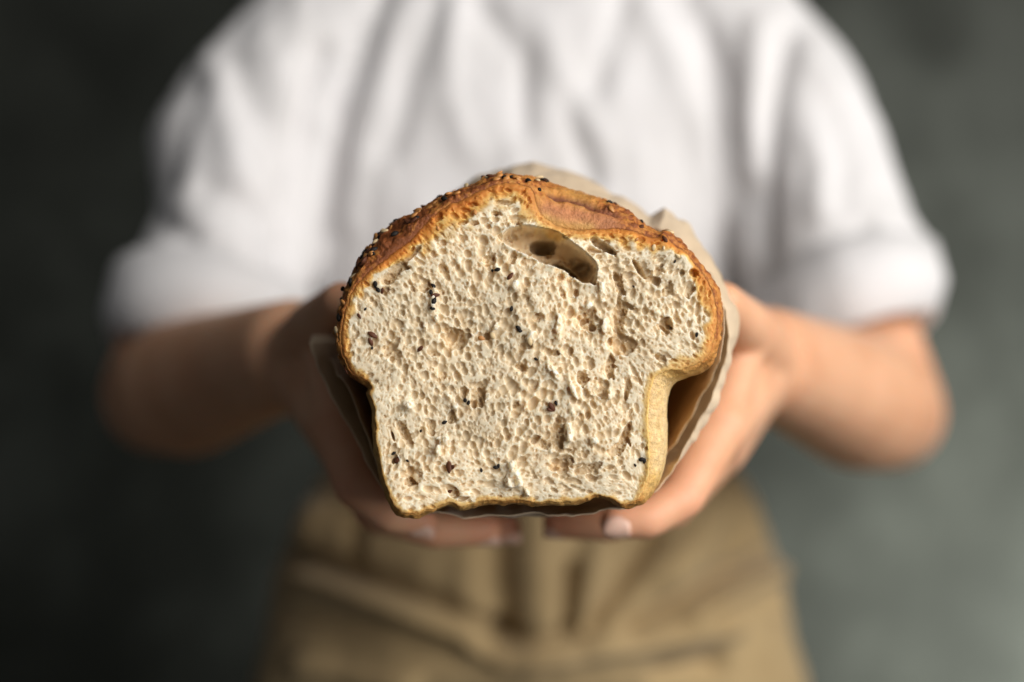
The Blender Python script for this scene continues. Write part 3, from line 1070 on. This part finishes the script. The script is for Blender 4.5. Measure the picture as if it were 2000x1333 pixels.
outer_edge = [(612, 655, .085), (607, 672, .042), (622, 712, .038), (650, 772, .036), (690, 850, .034), (722, 915, .032), (755, 965, .030), (800, 992, .028), (860, 1000, .024), (905, 1008, .022),
              (960, 1008, .022), (1050, 1006, .022), (1130, 1001, .022), (1190, 992, .022), (1240, 985, .024), (1272, 960, .026), (1305, 922, .028), (1346, 858, .030, 1352, 858, .038), (1390, 775, .030, 1398, 775, .040), (1414, 712, .030, 1424, 710, .042),
              (1424, 655, .030, 1437, 655, .048), (1417, 604, .030, 1431, 600, .050), (1394, 556, .032, 1408, 545, .054), (1358, 512, .036, 1376, 498, .060), (1318, 470, .040, 1334, 442, .066), (1285, 452, .044, 1292, 410, .072), (1262, 446, .048, 1264, 428, .080),
              (1236, 428, .052, 1240, 410, .085), (1212, 410, .053, 1214, 387, .088), (1188, 398, .054, 1190, 384, .090),
              (1150, 384, .055, 1150, 362, .090), (1100, 370, .056, 1100, 340, .092), (1040, 356, .058, 1042, 322, .096), (1000, 354, .060, 1000, 327, .098), (940, 372, .064, 940, 350, .10), (885, 400, .070, 882, 390, .104),
              (800, 455, .105), (720, 520, .12), (672, 590, .12)]
pm = paper_sheet(outer_edge, 560, 0.26, 0.003, 'paper_wrap', 71)
paper = link('paper_wrap', pm, M_PAPER)
paper['label'] = 'creased kraft paper sheet wrapped round the loaf behind its cut face'
paper['category'] = 'paper'
so = paper.modifiers.new('thickness', 'SOLIDIFY'); so.thickness = 0.00035; so.offset = 0
inner_edge = [(1252, 955, .036), (1296, 900, .036), (1340, 830, .036), (1380, 760, .032), (1404, 705, .022), (1413, 650, .018), (1410, 600, .018), (1397, 560, .022), (1378, 520, .045)]
im = paper_sheet(inner_edge, 160, 0.16, 0.0012, 'inner_fold', 93, 0.5)
inner = link('inner_fold', im, M_PAPER, paper)
so = inner.modifiers.new('thickness', 'SOLIDIFY'); so.thickness = 0.00035; so.offset = 0
left_edge = [(640, 690, .06), (668, 742, .028), (700, 800, .026), (722, 860, .025), (742, 925, .024)]
lm = paper_sheet(left_edge, 90, 0.16, 0.0012, 'inner_fold', 97, 0.5)
lin = link('inner_fold', lm, M_PAPER, paper)
so = lin.modifiers.new('thickness', 'SOLIDIFY'); so.thickness = 0.00035; so.offset = 0


# ------------------------------------------------------------------ the person
def add_capsule(bm, a, b, ra, rb, seg=20, sx=1.0, flat=None):
    """tapered round-ended limb from a to b; flat = (direction, factor) squashes the section"""
    a, b = Vector(a), Vector(b)
    ax = (b - a)
    L = ax.length
    if L < 1e-6:
        ax = Vector((0, 0, 1)); L = 1e-6
    ax = ax / L
    u = ax.orthogonal().normalized()
    v = ax.cross(u)
    prof = []
    K = 5
    for k in range(K):
        t = (k + .001) / K * math.pi / 2
        prof.append((-ra * math.cos(t), ra * math.sin(t)))
    prof.append((0, ra)); prof.append((L, rb))
    for k in range(K):
        t = (k + 1 - .001) / K * math.pi / 2
        prof.append((L + rb * math.sin(t), rb * math.cos(t)))
    rings = []
    for (h, r) in prof:
        rg = []
        for s in range(seg):
            an = 2 * math.pi * s / seg
            off = u * (math.cos(an) * r) + v * (math.sin(an) * r)
            if flat is not None:
                d, f = flat
                off = off - d * (off.dot(d) * (1 - f))
            rg.append(bm.verts.new(a + ax * h + off))
        rings.append(rg)
    for r0, r1 in zip(rings[:-1], rings[1:]):
        for s in range(seg):
            bm.faces.new((r0[s], r0[(s + 1) % seg], r1[(s + 1) % seg], r1[s]))
    bm.faces.new(list(reversed(rings[0])))
    bm.faces.new(rings[-1])


def limb(bm, pts, radii, **kw):
    for (a, b, ra, rb) in zip(pts[:-1], pts[1:], radii[:-1], radii[1:]):
        add_capsule(bm, a, b, ra, rb, **kw)


def add_loft(bm, rings):
    """rings: list of lists of Vectors, closed solid"""
    vs = [[bm.verts.new(p) for p in r] for r in rings]
    n = len(vs[0])
    for r0, r1 in zip(vs[:-1], vs[1:]):
        for s in range(n):
            bm.faces.new((r0[s], r0[(s + 1) % n], r1[(s + 1) % n], r1[s]))
    bm.faces.new(list(reversed(vs[0])))
    bm.faces.new(vs[-1])


def remesh(bm, name, voxel, smooth_it, factor=0.5):
    bmesh.ops.recalc_face_normals(bm, faces=bm.faces)
    me = bpy.data.meshes.new(name + '_raw')
    bm.to_mesh(me); bm.free()
    o = bpy.data.objects.new(name + '_raw', me)
    col.objects.link(o)
    m = o.modifiers.new('r', 'REMESH'); m.mode = 'VOXEL'; m.voxel_size = voxel
    if smooth_it:
        s = o.modifiers.new('s', 'SMOOTH'); s.iterations = smooth_it; s.factor = factor
    dg = bpy.context.evaluated_depsgraph_get()
    out = bpy.data.meshes.new_from_object(o.evaluated_get(dg))
    bpy.data.objects.remove(o)
    bpy.data.meshes.remove(me)
    out.name = name
    out.polygons.foreach_set('use_smooth', np.ones(len(out.polygons), dtype=bool))
    return out


Z = EYE_Z
person = thing('person', (0.012, 0.57, 0.0), 'person in white short sleeved shirt and khaki trousers holding out a cut loaf', 'person')
V3 = lambda x, y, z: Vector((x, y, Z + z))

R_WR, R_EL, R_SH = at(1492, 705, .205), V3(.255, .435, -.048), V3(.180, .57, .235)
L_WR, L_EL, L_SH = at(572, 690, .205), V3(-.238, .43, -.036), V3(-.155, .57, .235)
bmB = bmesh.new()
# arms
for (wr, el, sh, s) in ((R_WR, R_EL, R_SH, 1), (L_WR, L_EL, L_SH, -1)):
    mid = el.lerp(wr, .30) + Vector((s * .004, 0, -.002))
    limb(bmB, [sh, sh.lerp(el, .5), el], [.052, .046, .041])
    limb(bmB, [el, mid, el.lerp(wr, .72), wr], [.040, .044, .034, .0285])
# hands: index, middle, ring, little (knuckle, two joints, tip) and thumb
R_F = [
    [at(1405, 835, .112), at(1332, 972, .088), at(1262, 1016, .080), at(1204, 1020, .080)],
    [V3(.095, .134, -.048), V3(.073, .126, -.076), V3(.045, .124, -.0835), V3(.021, .128, -.0835)],
    [V3(.100, .158, -.052), V3(.077, .154, -.080), V3(.047, .153, -.0855), V3(.024, .155, -.085)],
    [V3(.104, .182, -.052), V3(.087, .180, -.078), V3(.066, .179, -.083), V3(.049, .180, -.083)]]
L_F = [
    [at(668, 845, .112), at(694, 950, .090), at(762, 1003, .086), at(822, 1016, .092)],
    [V3(-.075, .132, -.048), V3(-.063, .124, -.0770), V3(-.036, .122, -.0860), V3(-.012, .126, -.0865)],
    [V3(-.079, .156, -.053), V3(-.064, .152, -.083), V3(-.034, .151, -.0900), V3(-.002, .153, -.0895)],
    [V3(-.082, .180, -.053), V3(-.070, .178, -.080), V3(-.052, .177, -.086), V3(-.034, .178, -.086)]]
R_T = [at(1488, 695, .180), at(1462, 650, .140), at(1432, 618, .108), at(1410, 590, .088)]
L_T = [at(590, 680, .180), at(622, 640, .140), at(650, 612, .108), at(668, 590, .090)]
FR = [[.0125, .0098, .0085, .0074], [.0128, .0100, .0087, .0075], [.0125, .0095, .0082, .0072], [.0115, .0085, .0073, .0064]]
for (F_, T_, wr) in ((R_F, R_T, R_WR), (L_F, L_T, L_WR)):
    for f, r in zip(F_, FR):
        limb(bmB, f, r)
        add_capsule(bmB, wr.lerp(f[0], .12), f[0], .0185, .0135)
    for a, b in zip(F_[:-1], F_[1:]):
        for t in (0.0, .25, .5, .75):
            p, q_ = wr.lerp(a[0], .25 + t), wr.lerp(b[0], .25 + t)
            if t < .75:
                add_capsule(bmB, p, q_, .0145, .0145)
        add_capsule(bmB, a[0], b[0], .0125, .0125)
    limb(bmB, T_, [.0165, .0145, .0115, .0092])
    add_capsule(bmB, T_[1], F_[0][0], .010, .011)
    add_capsule(bmB, T_[0].lerp(T_[1], .5), F_[0][0].lerp(wr, .3), .012, .012)
# trunk, neck and head
limb(bmB, [V3(.012, .575, -.12), V3(.012, .575, .02), V3(.012, .575, .18)], [.085, .085, .085])
limb(bmB, [L_SH, V3(.012, .585, .255), R_SH], [.05, .06, .05])
limb(bmB, [V3(.012, .59, .25), V3(.012, .575, .36)], [.055, .050])
limb(bmB, [V3(.012, .575, .46), V3(.012, .555, .40)], [.085, .055])
limb(bmB, [V3(.012, .482, .44), V3(.012, .472, .425)], [.012, .014])
# legs and feet
for s in (-1, 1):
    limb(bmB, [V3(.012 + s * .09, .575, -.16), V3(.012 + s * .095, .57, -.58), V3(.012 + s * .1, .59, -1.03)], [.085, .058, .04])
    limb(bmB, [V3(.012 + s * .1, .59, -1.06), V3(.012 + s * .115, .44, -1.075)], [.036, .026])
body_me = remesh(bmB, 'body', 0.0021, 7, 0.5)
bco = get_co(body_me)
flush = np.zeros(len(bco))
for F_ in (R_F, L_F):
    for f in F_:
        for p_, w_ in ((f[0], .5), (f[1], .7), (f[2], .5), (f[3], 1.0)):
            flush = np.maximum(flush, w_ * np.exp(-(np.linalg.norm(bco - np.array(p_), axis=1) / .013) ** 2))
for e_ in (R_EL, L_EL):
    flush = np.maximum(flush, .6 * np.exp(-(np.linalg.norm(bco - np.array(e_), axis=1) / .05) ** 2))
flush = np.clip(flush + 0.18 * fbm(bco * 1000, 16, 3, 63), 0, 1)
set_color(body_me, 'tint', 1 - flush[:, None] * np.array([.02, .20, .20]))
body = link('body', body_me, M_SKIN, person)


# finger nails
def nail(f, up_hint, r, parent):
    tip, dip = f[3], f[2]
    ax = (tip - dip).normalized()
    up = (Vector(up_hint) - ax * Vector(up_hint).dot(ax)).normalized()
    side = ax.cross(up)
    nu, nv = 9, 9
    vs, qs = [], []
    for i in range(nu):
        for j in range(nv):
            u = i / (nu - 1); v = j / (nv - 1) * 2 - 1
            wdt = r * 0.86 * (1 - 0.25 * abs(u - .45) ** 2 * 4) * (1 if u < .8 else 1 - 1.6 * (u - .8))
            an = v * 1.0
            p = tip + ax * (-0.0052 + u * 0.0115) + side * (math.sin(an) * wdt) + up * (math.cos(an) * r * (1.02 - 0.12 * max(0, u - .6)) + 0.0003)
            vs.append(p)
    for i in range(nu - 1):
        for j in range(nv - 1):
            qs.append((i * nv + j, (i + 1) * nv + j, (i + 1) * nv + j + 1, i * nv + j + 1))
    o = link('fingernail', mesh_np('fingernail', vs, qs), M_NAIL, parent)
    m = o.modifiers.new('t', 'SOLIDIFY'); m.thickness = 0.0006; m.offset = 1
    return o


nail(R_F[0], (0.0, -.92, -.38), .0078, body)
nail(L_F[0], (0.0, -.45, -.9), .0074, body)
for f in R_F[1:] + L_F[1:]:
    nail(f, (0, -.3, -1), .0072, body)


# ----- clothes
def ell(cx_, cy_, z, a, b, n=64, e=2.8):
    out = []
    for k in range(n):
        t = 2 * math.pi * k / n
        c, s = math.cos(t), math.sin(t)
        out.append(V3(cx_ + a * math.copysign(abs(c) ** (2 / e), c), cy_ + b * math.copysign(abs(s) ** (2 / e), s), z))
    return out


def tube_rings(path, n=48):
    """path rows: (point, radius across, radius front-back)"""
    out = []
    for k, (p, ra, rb) in enumerate(path):
        a = path[max(k - 1, 0)][0]; b = path[min(k + 1, len(path) - 1)][0]
        ax = (b - a).normalized()
        fr = Vector((0, -1, 0)); fr = (fr - ax * fr.dot(ax)).normalized()
        si = ax.cross(fr)
        out.append([p + si * (math.cos(2 * math.pi * s / n) * ra) + fr * (math.sin(2 * math.pi * s / n) * rb) for s in range(n)])
    return out


def sleeve(bm, rows_, tilt=0.0):
    pth = [(V3(*p), ra, rb) for (p, ra, rb) in rows_]
    R_ = tube_rings(pth)
    # turn the hem in so that the opening is a real opening
    hem, prev = pth[-1], pth[-2]
    d = (hem[0] - prev[0]).normalized()
    inner_ = tube_rings([prev, hem, (hem[0] + d * .02, hem[1], hem[2])])[1]
    c = hem[0]
    R_.append([c + (p - c) * .93 + d * .003 for p in inner_])
    for k, sc in ((0.004, .88), (.02, .84), (.045, .80)):
        R_.append([c - d * k + (p - c) * sc for p in inner_])
    top, low = V3(0, 0, .075).z, c.z
    for rg in R_:
        for p in rg:
            p.z += tilt * (p.x - c.x) * min(1.0, max(0.0, (top - p.z) / (top - low)))
    add_loft(bm, R_)
    # the turned-up cuff, a band of its own
    band = tube_rings(pth)
    k0 = len(pth) - 3
    cuffs.append([[c2 + (p - c2) * sc for p in rg] for rg, c2, sc in
                  [(band[k0], pth[k0][0], 1.03), (band[k0], pth[k0][0], 1.065), (band[k0 + 1], pth[k0 + 1][0], 1.065), (band[k0 + 2], pth[k0 + 2][0], 1.06), (band[k0 + 2], pth[k0 + 2][0], 1.03)]])
    for rg in cuffs[-1]:
        for p in rg:
            p.z += tilt * (p.x - c.x) * min(1.0, max(0.0, (top - p.z) / (top - low)))


cuffs = []


def folds(me, lst, dirn, noise_amp, seed, nsc, gather=0.0):
    co = get_co(me); no = get_no(me)
    x, y = sketch(co)
    fr = sstep(-0.05, 0.5, -no[:, 1])
    d = np.zeros(len(co))
    for (amp, wd, pts) in lst:
        amp = amp * dirn
        P = np.array(pts, float)
        dd = polydist(x, y, P)
        d += amp * np.exp(-(dd / wd) ** 2)
    nrm = fbm(co * 1000 * np.array([1, 1, .45]), nsc, 3, seed) * noise_amp
    nrm = nrm + np.abs(vnoise(co * 1000 * np.array([1, 1, .5]), 17, seed + 4)) * 1.6 * noise_amp / 2.2
    if gather:
        nrm = nrm + fbm(co * 1000 * np.array([1, 1, .10]), 22, 2, seed + 8) * gather
    off = no * (d * fr + nrm)[:, None] * 0.001
    put_co(me, co + off)


bmS = bmesh.new()
add_loft(bmS, [ell(.012, .57, z, a, b) for (z, a, b) in [(-.17, .135, .095), (-.10, .148, .105), (-.07, .156, .112), (0, .166, .117), (.1, .172, .118), (.17, .174, .113), (.23, .165, .10), (.275, .12, .083), (.305, .075, .068), (.33, .062, .06)]])
sleeve(bmS, [((.10, .572, .245), .070, .075), ((.160, .562, .220), .076, .082), ((.192, .54, .172), .074, .082), ((.212, .515, .12), .070, .08), ((.222, .492, .084), .062, .074), ((.226, .478, .060), .060, .072), ((.233, .466, .038), .063, .072), ((.235, .456, .015), .061, .069), ((.234, .450, -.004), .056, .062)], 0.42)
sleeve(bmS, [((-.08, .572, .245), .070, .075), ((-.138, .562, .220), .074, .082), ((-.178, .54, .172), .073, .082), ((-.199, .515, .125), .072, .08), ((-.196, .49, .085), .058, .074), ((-.203, .472, .050), .060, .070), ((-.208, .460, .028), .069, .070), ((-.210, .450, .006), .068, .068), ((-.211, .446, -.008), .064, .064)])
shirt_me = remesh(bmS, 'shirt', 0.0034, 6, 0.5)
folds(shirt_me, [
    (-9, 20, [(744, 0), (695, 173), (665, 297), (645, 445)]), (7, 22, [(790, 0), (745, 150), (712, 290), (690, 440)]),
    (-10, 24, [(858, 0), (808, 124), (784, 223), (759, 297)]), (8, 30, [(883, 0), (886, 198), (917, 290)]),
    (-22, 24, [(625, 99), (595, 223), (586, 322), (586, 445), (561, 545)]), (8, 20, [(640, 250), (630, 400), (622, 560)]),
    (-10, 22, [(457, 114), (496, 223), (541, 297), (571, 420)]), (8, 30, [(428, 140), (450, 270), (480, 350)]), (8, 22, [(540, 120), (560, 220)]),
    (-9, 24, [(407, 366), (487, 406), (546, 470)]), (7, 26, [(380, 420), (450, 470), (480, 540)]),
    (-7, 18, [(388, 173), (358, 248), (333, 356)]), (-8, 20, [(298, 420), (373, 470)]),
    (-11, 26, [(932, 0), (991, 74), (1021, 124), (1021, 250)]), (7, 26, [(1060, 20), (1085, 110), (1110, 190), (1160, 260)]),
    (-9, 26, [(1208, 0), (1183, 99), (1163, 163)]), (-10, 22, [(1109, 198), (1124, 272), (1153, 347)]),
    (-11, 26, [(1347, 0), (1386, 99), (1426, 198), (1446, 297), (1446, 396)]), (11, 30, [(1265, 0), (1290, 80), (1347, 210), (1396, 347), (1460, 500)]),
    (9, 24, [(1475, 60), (1465, 240), (1470, 330)]), (-20, 24, [(1540, 64), (1512, 198), (1497, 347), (1497, 495), (1500, 590)]),
    (-8, 26, [(1624, 213), (1648, 322), (1653, 396)]), (7, 24, [(1545, 575), (1630, 510), (1715, 470)]), (-8, 20, [(1560, 520), (1620, 480), (1690, 440)]),
    (8, 28, [(1590, 110), (1640, 180)]), (7, 30, [(1590, 280), (1590, 400)])], 0.55, 2.2, 17, 50, 2.2)
shirt = link('shirt', shirt_me, M_SHIRT, person)
for cf in cuffs:
    cv = [p for rg in cf for p in rg]
    m_ = len(cf[0])
    cq = [(a * m_ + b, a * m_ + (b + 1) % m_, (a + 1) * m_ + (b + 1) % m_, (a + 1) * m_ + b) for a in range(len(cf) - 1) for b in range(m_)]
    cv = np.array([tuple(p) for p in cv])
    cv = cv + 0.0022 * fbm(cv * 1000, 24, 2, 88)[:, None] * np.array([1, 1, .6])
    co_ = link('cuff', mesh_np('cuff', cv, cq), M_SHIRT, shirt)
    sd_ = co_.modifiers.new('t', 'SOLIDIFY'); sd_.thickness = 0.002; sd_.offset = 0
shirt['label'] = 'loose white short sleeved shirt in soft folds'

bmT = bmesh.new()
add_loft(bmT, [ell(.013, .57, z, a, b, 64, 1.85) for (z, a, b) in [(-.072, .140, .112), (-.085, .150, .128), (-.11, .164, .146), (-.15, .184, .162), (-.185, .200, .164), (-.23, .206, .155), (-.27, .21, .13)]])
for s in (-1, 1):
    add_loft(bmT, [ell(.013 + s * x, y, z, a, b, 48, 2.2) for (x, y, z, a, b) in [(.094, .57, -.19, .100, .118), (.102, .57, -.26, .112, .118), (.11, .57, -.35, .108, .115), (.105, .57, -.6, .10, .105), (.105, .575, -.85, .095, .10), (.105, .58, -1.03, .092, .098)]])
trous_me = remesh(bmT, 'trousers', 0.0036, 8, 0.5)
folds(trous_me, [
    (9, 16, [(600, 1128), (638, 1142), (740, 1176), (842, 1210), (910, 1244), (978, 1288)]), (-10, 22, [(580, 1080), (706, 1128), (842, 1180), (961, 1246)]), (-7, 22, [(560, 1195), (740, 1225), (880, 1270)]),
    (-11, 34, [(968, 1000), (972, 1180), (980, 1250)]), (2.5, 40, [(1060, 1000), (1058, 1120), (1060, 1235)]), (-9, 13, [(1114, 1110), (1106, 1240)]), (7, 22, [(1170, 1040), (1150, 1130), (1135, 1210)]),
    (-11, 17, [(1282, 1040), (1221, 1145), (1153, 1225)]), (9, 40, [(1400, 960), (1360, 1050), (1310, 1120)]), (-12, 17, [(1510, 1078), (1408, 1131), (1323, 1182), (1238, 1228)]),
    (8, 20, [(1530, 1112), (1440, 1150), (1350, 1200)]), (9, 24, [(1425, 1225), (1204, 1258), (1010, 1288)]), (-12, 16, [(960, 1255), (1020, 1262), (1130, 1248)]), (-8, 20, [(1290, 1325), (1400, 1300)]),
    (9, 26, [(600, 1300), (720, 1320), (800, 1333)]), (-9, 14, [(1522, 1150), (1518, 1200)]), (-7, 18, [(700, 1000), (690, 1090)]), (9, 34, [(1440, 1010), (1455, 1060)]), (8, 30, [(620, 1010), (600, 1060)])], 1.6, 2.6, 29, 50)
trousers = link('trousers', trous_me, M_TROUSERS, person)
trousers['label'] = 'khaki high waisted trousers with pleats and fly front'
